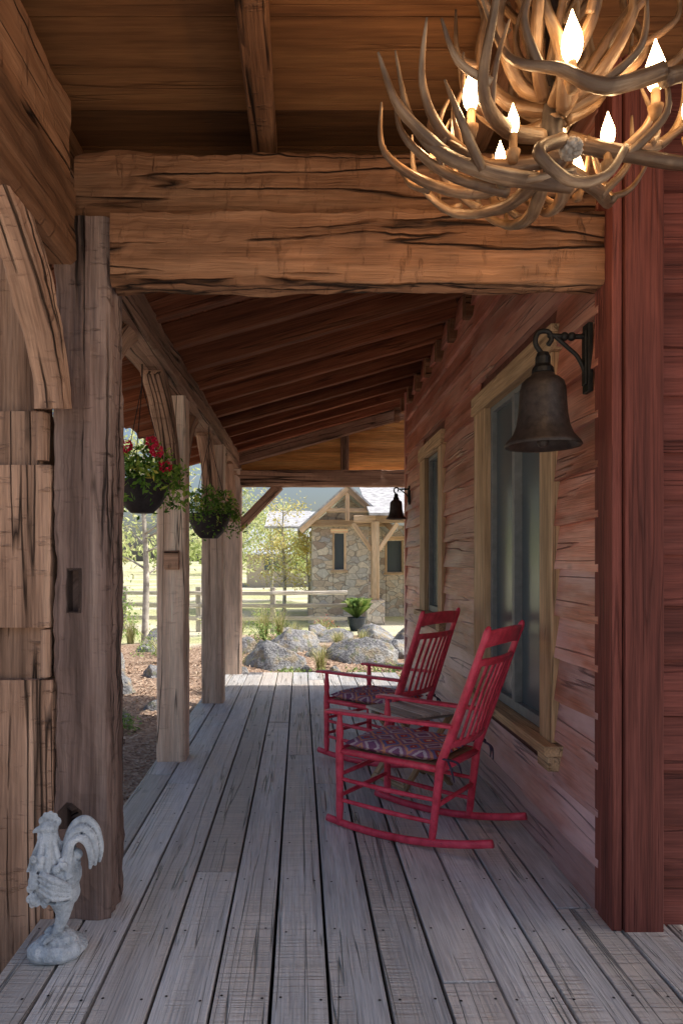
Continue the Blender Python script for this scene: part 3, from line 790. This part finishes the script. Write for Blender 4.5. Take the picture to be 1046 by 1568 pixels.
M_grass=leafmat('grass_blades',[(0,(.22,.28,.08)),(.5,(.50,.50,.22)),(1,(.80,.70,.46))],.3)
def tuft(x_,y_,h,n=140,r=.12):
    b=MB()
    for i in range(n):
        a=U(0,6.28); lean=U(.05,.75)*h; hh=h*U(.6,1.05); bx,by=U(-r,r)*.5,U(-r,r)*.5; w=.006; c_=R()
        px,py=-math.sin(a)*w,math.cos(a)*w
        P=[(bx+math.cos(a)*lean*k*k,by+math.sin(a)*lean*k*k,hh*(k-.25*k*k*k)) for k in (0,.35,.7,1)]
        for k in range(3):
            w0=1-k*.3; w1=1-(k+1)*.3
            p=P[k];q=P[k+1]
            b.quad([(p[0]-px*w0,p[1]-py*w0,p[2]),(p[0]+px*w0,p[1]+py*w0,p[2]),(q[0]+px*w1,q[1]+py*w1,q[2]),(q[0]-px*w1,q[1]-py*w1,q[2])],c_)
    b.obj('ornamental_grass',M_grass,None,loc=(x_,y_,gz(x_,y_)))
for a in ((.32,10.6,.6),(-.98,10.3,.65),(-.75,14.2,1.0),(-1.2,13.2,.9),(1.9,11.0,.4),(-2.4,11.9,.6),(-3.2,9.9,.6),(-1.15,9.3,.45),(.7,12.6,.45),(2.6,12.2,.5),(-3.6,14.5,.7),(-.1,13.7,.5),(-1.5,15.2,.9),(1.2,13,.4),(-.45,14.8,.9),(.5,15.4,.5)): tuft(*a)
M_shr=leafmat('shrub_leaves',[(0,(.10,.18,.05)),(.5,(.28,.42,.13)),(1,(.60,.66,.28))],.35)
M_shr2=leafmat('flowering_shrub_leaves',[(0,(.08,.16,.04)),(.5,(.25,.32,.10)),(.75,(.60,.16,.18)),(1,(.75,.35,.30))],.35)
def shrub(x_,y_,r,h,n=1400,mat=None,name='shrub',sz=.03):
    b=MB(); sd=U(0,99)
    for i in range(n):
        d=Vector((U(-1,1),U(-1,1),U(0,1)))
        if d.length>1: continue
        k=noise.noise(d*2.6+Vector((sd,0,0)))
        if k<-.18: continue
        b.leaf((d.x*r*(1+k*.5),d.y*r*(1+k*.5),d.z*h*(1+k*.4)),U(.6,1.3)*sz,min(1,max(0,.4+k+U(-.2,.3))))
    for i in range(8):
        a=U(0,6.28); b.tube([(0,0,0),(math.cos(a)*r*.6,math.sin(a)*r*.6,h*.7)],[.012,.004],n=5,rnd=0,smoothc=False)
    b.obj(name,mat or M_shr,None,loc=(x_,y_,gz(x_,y_)))
shrub(-2.9,8.2,.3,.3,900,M_shr2); shrub(-1.9,7.0,.25,.22,700,M_shr); shrub(-3.6,10.2,.4,.4,900,M_shr2); shrub(-2.6,12.8,.5,.5,1300)
shrub(.0,10.1,.6,.14,1200,M_shr); shrub(1.3,10.4,.7,.14,1200,M_shr); shrub(-.7,13.6,.35,.4,900,M_shr); shrub(2.2,11.6,.4,.35,900,M_shr2)
shrub(-4.5,16,.9,1.3,2400,M_shr,sz=.05); shrub(-6.5,15,1.1,1.6,2400,M_shr,sz=.05); shrub(-1.9,16.2,.5,.7,1400,M_shr,sz=.04); shrub(.6,16.4,.35,.4,900,M_shr2,sz=.03); shrub(-.9,19.2,.6,.6,1200,M_shr,sz=.05)

M_bark=simple('aspen_bark',(.52,.48,.42),.8,ns=6,amt=.5)
M_asp=leafmat('aspen_leaves',[(0,(.40,.48,.20)),(.5,(.64,.70,.34)),(1,(.88,.84,.48))],.45)
M_yel=leafmat('yellow_leaves',[(0,(.55,.50,.16)),(.5,(.86,.74,.26)),(1,(.92,.84,.42))],.45)
M_pine=leafmat('spruce_needles',[(0,(.12,.19,.11)),(.5,(.26,.36,.20)),(1,(.42,.50,.32))],.2)
def tree(x_,y_,h,r,mat,n=2600,name='aspen_tree',leaf=.06):
    root=empty(name,(x_,y_,gz(x_,y_)))
    b=MB(); b.tube([(0,0,-.1),(.03,.02,h*.35),(-.04,.03,h*.7),(0,0,h)],[h*.018,h*.014,h*.009,h*.003],n=8)
    tips=[]
    for i in range(22):
        z_=h*U(.25,.92); a=U(0,6.28); l=r*U(.5,1)*(1.15-.6*z_/h)
        e=(math.cos(a)*l,math.sin(a)*l,z_+l*U(.3,.8)); m_=(e[0]*.5,e[1]*.5,z_+l*.25)
        b.tube([(0,0,z_),m_,e],[h*.006,h*.004,.004],n=5,sub=3); tips+= [e,m_,(e[0]*.8,e[1]*.8,(z_+e[2])/2+.1)]
    b.obj('trunk',M_bark,root,smooth=True)
    b=MB(); per=n//len(tips)
    for tp in tips:
        c0=U(0,1); rr=r*U(.18,.34)
        for i in range(per):
            d=Vector((random.gauss(0,1),random.gauss(0,1),random.gauss(0,.8)))*rr*.6
            b.leaf(Vector(tp)+d,leaf*U(.6,1.2),min(1,max(0,c0*.6+.2+U(-.25,.25)+d.z*.4)))
    b.obj('crown',mat,root)
tree(-.55,23,3.8,1.3,M_yel,1500); tree(-2.6,27,4.6,1.8,M_asp,2200,leaf=.08); tree(.25,21.8,2.6,.8,M_yel,1000); tree(-1.3,31,4.4,1.7,M_asp,2000,leaf=.09); tree(.6,30,3.4,1.5,M_asp,1800,leaf=.09)
tree(-3.3,14.5,4.5,1.5,M_asp,2000); tree(-6.2,19,6.5,2.3,M_asp,2800,leaf=.08); tree(-8.5,17,6,2.2,M_asp,2400,leaf=.08)
def spruce(x_,y_,h):
    root=empty('spruce_tree',(x_,y_,gz(x_,y_)))
    b=MB(); b.tube([(0,0,-.1),(0,0,h)],[h*.02,.01],smoothc=False); b.obj('trunk',M_bark,root)
    b=MB()
    for i in range(4000):
        k=R()**.7; z_=h*(1-k*.93); rm=h*.24*k*(.75+.25*math.sin(z_*7)); a=U(0,6.28); rr=rm*R()**.4
        if noise.noise(Vector((math.cos(a)*2,math.sin(a)*2,z_*2)))<-.22: continue
        b.leaf((rr*math.cos(a),rr*math.sin(a),z_-rr*.25),U(.05,.10),R())
    b.obj('boughs',M_pine,root)
spruce(-5.6,17.0,3.2); spruce(-7.5,24,6)
b=MB()
for k in range(40):
    cx=-60+k*3.1+U(-1,1); cy=U(65,85); hh=U(3,5)
    for i in range(320):
        d=Vector((random.gauss(0,1),random.gauss(0,1),random.gauss(0,1)))
        b.leaf((cx+d.x*1.7,cy+d.y*1.5,1.0+hh*.5+d.z*hh*.2),U(.25,.48),min(1,max(0,.4+d.z*.2+U(-.3,.3))))
    b.tube([(cx,cy,-.5),(cx,cy,hh*.6)],[.18,.08],n=5,smoothc=False,rnd=0)
b.obj('tree_line',M_asp)

b=MB()
x_=-14
while x_<.9:
    z_=gz(x_,17.5); b.sweep([(x_,17.5,z_-.1),(x_,17.5,z_+1.15)],.13,.13,up=(0,1,0),jit=.006,step=.2)
    for h in (.35,.68,1.0): b.sweep([(x_,17.42,z_+h+U(-.02,.02)),(x_+1.9,17.42,gz(x_+1.9,17.5)+h)],.04,.10,jit=.008,step=.3)
    x_+=1.9
b.obj('wooden_fence',M_fence)

# ------------------------------------------------------------------ stone building
t=NT('fieldstone_masonry'); tc=t.n('TexCoord').outputs['Object']
wv=t.noise(tc,2.5,2,color=True); vv=t.n('VectorMath',operation='ADD'); t.l(tc,vv.inputs[0]); t.l(t.scale(wv,(.25,.25,.25)),vv.inputs[1])
vs=t.scale(vv.outputs[0],(3.4,3.4,6.0))
v1=t.n('TexVoronoi'); t.l(vs,v1.inputs['Vector']); v1.inputs['Scale'].default_value=1
v2=t.n('TexVoronoi',feature='DISTANCE_TO_EDGE'); t.l(vs,v2.inputs['Vector']); v2.inputs['Scale'].default_value=1
sr=t.n('SeparateColor'); t.l(v1.outputs['Color'],sr.inputs[0])
c=t.ramp(sr.outputs[0],[(0,(.42,.33,.28)),(.3,(.74,.62,.50)),(.6,(.60,.58,.56)),(.8,(.80,.71,.60)),(1,(.46,.45,.48))])
c=t.mix(.5,c,t.ramp(t.noise(tc,12,3),[(.3,(.6,.6,.6)),(.7,(1.3,1.3,1.3))]),'MULTIPLY')
e=t.mr(v2.outputs['Distance'],.0,.05,0,1); c=t.mix(e,(.32,.28,.24),c)
t.bump(e,.5,.03); M_stone=t.fin(c,.9,.15)
M_roof=simple('cedar_shake_roof',(.50,.50,.52),.85,ns=6,amt=.4)
M_brn=wood('cabin_timber',(.45,.28,.16),(.74,.52,.34),(.84,.66,.48),gs=10,crack=.4)
sb=empty('stone_building',(0,20,0))
b=MB()
G=-.6
b.box(.35,.96,0,.35,G,2.5); b.box(1.32,2.0,0,.35,G,2.5); b.box(.96,1.32,0,.35,G,1.2); b.box(.96,1.32,0,.35,2.25,2.5)
b.v+= [Vector(p) for p in ((.35,.001,2.5),(2.35,.001,2.5),(1.35,.001,3.35))]; b.g+=[Vector((0,0,0))]*3; b.r+=[.5]*3; n0=len(b.v)-3; b.f.append([n0,n0+1,n0+2]); b.mi.append(0)
b.box(.35,.7,.35,6,G,2.5)
b.box(2.0,2.35,.35,2.2,G,2.5)
b.box(2.35,2.75,2.0,2.35,G,2.6); b.box(3.3,7,2.0,2.35,G,2.6); b.box(2.75,3.3,2.0,2.35,G,1.1); b.box(2.75,3.3,2.0,2.35,2.1,2.6)
b.box(.22,2.1,-.14,0,G,.15); b.box(1.85,2.35,-1.0,-.6,G,.35)
b.obj('stone_walls',M_stone,sb,bevel=.03)
b=MB(); b.box(.97,1.31,.12,.16,1.2,2.25); b.box(2.76,3.29,2.12,2.16,1.1,2.1); b.obj('window_panes',M_glass,sb)
b=MB()
for (x0,x1,z0,z1,yy) in ((.94,1.34,1.18,2.27,-.02),(2.73,3.32,1.08,2.12,1.98)):
    b.box(x0,x0+.06,yy,yy+.1,z0,z1,ax=2); b.box(x1-.06,x1,yy,yy+.1,z0,z1,ax=2); b.box(x0-.05,x1+.05,yy-.01,yy+.1,z1,z1+.12); b.box(x0-.05,x1+.05,yy-.03,yy+.1,z0-.07,z0)
b.sweep([(.2,-.12,2.55),(2.6,-.12,2.55)],.16,.2)
b.sweep([(2.1,-.8,.35),(2.1,-.8,2.55)],.22,.22,up=(0,1,0))
b.sweep([(2.1,-.8,2.62),(7,-.8,2.62)],.16,.2); b.sweep([(1.5,-.8,2.62),(2.1,-.8,2.62)],.16,.2)
for s_ in (-1,1): b.sweep([(2.1+s_*.1,-.8,1.75),(2.1+s_*.62,-.8,2.5)],.12,.12,up=(0,1,0))
b.sweep([(4.8,-.8,-.3),(4.8,-.8,2.55)],.22,.22,up=(0,1,0))
for (xa,za,xb,zb) in ((.0,2.30,1.35,3.52),(2.7,2.30,1.35,3.52)):
    b.sweep([(xa,-.45,za),(xb,-.45,zb)],.17,.06,up=(0,1,0),jit=.002)
b.sweep([(1.35,-.4,2.6),(1.35,-.4,3.4)],.12,.12,up=(0,1,0))
b.sweep([(.75,-.4,2.9),(1.95,-.4,2.9)],.1,.12)
b.obj('timber_frame',M_brn,sb)
b=MB()
def slab(p,th=.07):
    q=[Vector(v)+Vector((0,0,th)) for v in p]; b.quad(p); b.quad(q)
    for i in range(4): j=(i+1)%4; b.quad([p[i],p[j],q[j],q[i]])
slab([(-.08,-.5,2.32),(1.35,-.5,3.60),(1.35,6.5,3.60),(-.08,6.5,2.32)])
slab([(1.35,-.5,3.60),(2.78,-.5,2.32),(2.78,6.5,2.32),(1.35,6.5,3.60)])
slab([(1.9,-1.2,2.70),(7.5,-1.2,2.70),(7.5,3.6,4.3),(1.9,3.6,4.3)])
slab([(-1.2,3.0,2.55),(.4,3.0,2.55),(.4,6.0,3.3),(-1.2,6.0,3.3)])
b.obj('roof',M_roof,sb)
def potted(x_,y_,s):
    root=empty('potted_plant',(x_,y_,gz(x_,y_)))
    b=MB(); b.lathe([(0,0),(.14*s,0),(.2*s,.18*s),(.22*s,.3*s),(.24*s,.32*s),(.2*s,.32*s),(.18*s,.26*s),(0,.26*s)]); b.obj('pot',simple('dark_glazed_pot',(.03,.04,.06),.3),root,smooth=True)
    b=MB()
    for i in range(220):
        a=U(0,6.28); l=U(.1,.4)*s; h_=U(.3,.6)*s; w=.012*s; px,py=-math.sin(a)*w,math.cos(a)*w
        p=(0,0,.28*s); q=(math.cos(a)*l*.5,math.sin(a)*l*.5,.28*s+h_*.8); r_=(math.cos(a)*l,math.sin(a)*l,.28*s+h_*.85)
        b.quad([(p[0]-px,p[1]-py,p[2]),(p[0]+px,p[1]+py,p[2]),(q[0]+px,q[1]+py,q[2]),r_,(q[0]-px,q[1]-py,q[2])],R())
    b.obj('leaves',M_shr,root)
potted(1.45,17.6,1.1)
dh=empty('distant_house',(0,46,0))
b=MB(); b.box(-3.6,4.2,0,6,-.5,2.2); b.obj('walls',simple('distant_wall',(.52,.45,.36),.9),dh)
b=MB(); slab([(-4.2,-.7,1.95),(4.8,-.7,1.95),(3.2,3,5.0),(-2.6,3,5.0)]); slab([(3.2,3,5.0),(4.8,-.7,1.95),(4.8,6.7,1.95),(3.2,3.01,5.0)]); slab([(-2.6,3,5.0),(-2.6,3.01,5.0),(-4.2,6.7,1.95),(-4.2,-.7,1.95)])
b.obj('shingle_roof',simple('blue_grey_shingles',(.50,.54,.60),.9,ns=5,amt=.45),dh)
b=MB()
for xx in (-2.4,-.4,1.8): b.box(xx,xx+.9,-.04,-.01,.9,1.8)
b.obj('windows',M_glass,dh)

# ------------------------------------------------------------------ light, sky, camera
el=math.radians(50); dirv=Vector((1,.0,0)).normalized()
sd=Vector((dirv.x*math.cos(el),dirv.y*math.cos(el),math.sin(el)))
S=bpy.data.lights.new('sun','SUN'); S.energy=5; S.angle=math.radians(.5); S.color=(1,.95,.87)
so=bpy.data.objects.new('sun',S); sc.collection.objects.link(so); so.rotation_euler=sd.to_track_quat('Z','Y').to_euler(); so.location=(10,5,20)
w=bpy.data.worlds.new('World'); sc.world=w; w.use_nodes=True; nt=w.node_tree
bg=nt.nodes.get('Background') or nt.nodes.new('ShaderNodeBackground')
sk=nt.nodes.new('ShaderNodeTexSky'); sk.sky_type='NISHITA'; sk.sun_disc=False; sk.sun_elevation=el; sk.sun_rotation=math.atan2(dirv.x,dirv.y)
sk.dust_density=4; sk.air_density=1.0; sk.ozone_density=1
nt.links.new(sk.outputs[0],bg.inputs[0]); bg.inputs[1].default_value=.15
cam=bpy.data.cameras.new('camera'); co=bpy.data.objects.new('camera',cam); sc.collection.objects.link(co); sc.camera=co
co.location=(0,0,1.39); co.rotation_euler=(math.radians(90),0,0)
cam.lens=24; cam.sensor_width=36; cam.shift_x=.0402; cam.shift_y=.0497; cam.clip_start=.02; cam.clip_end=600
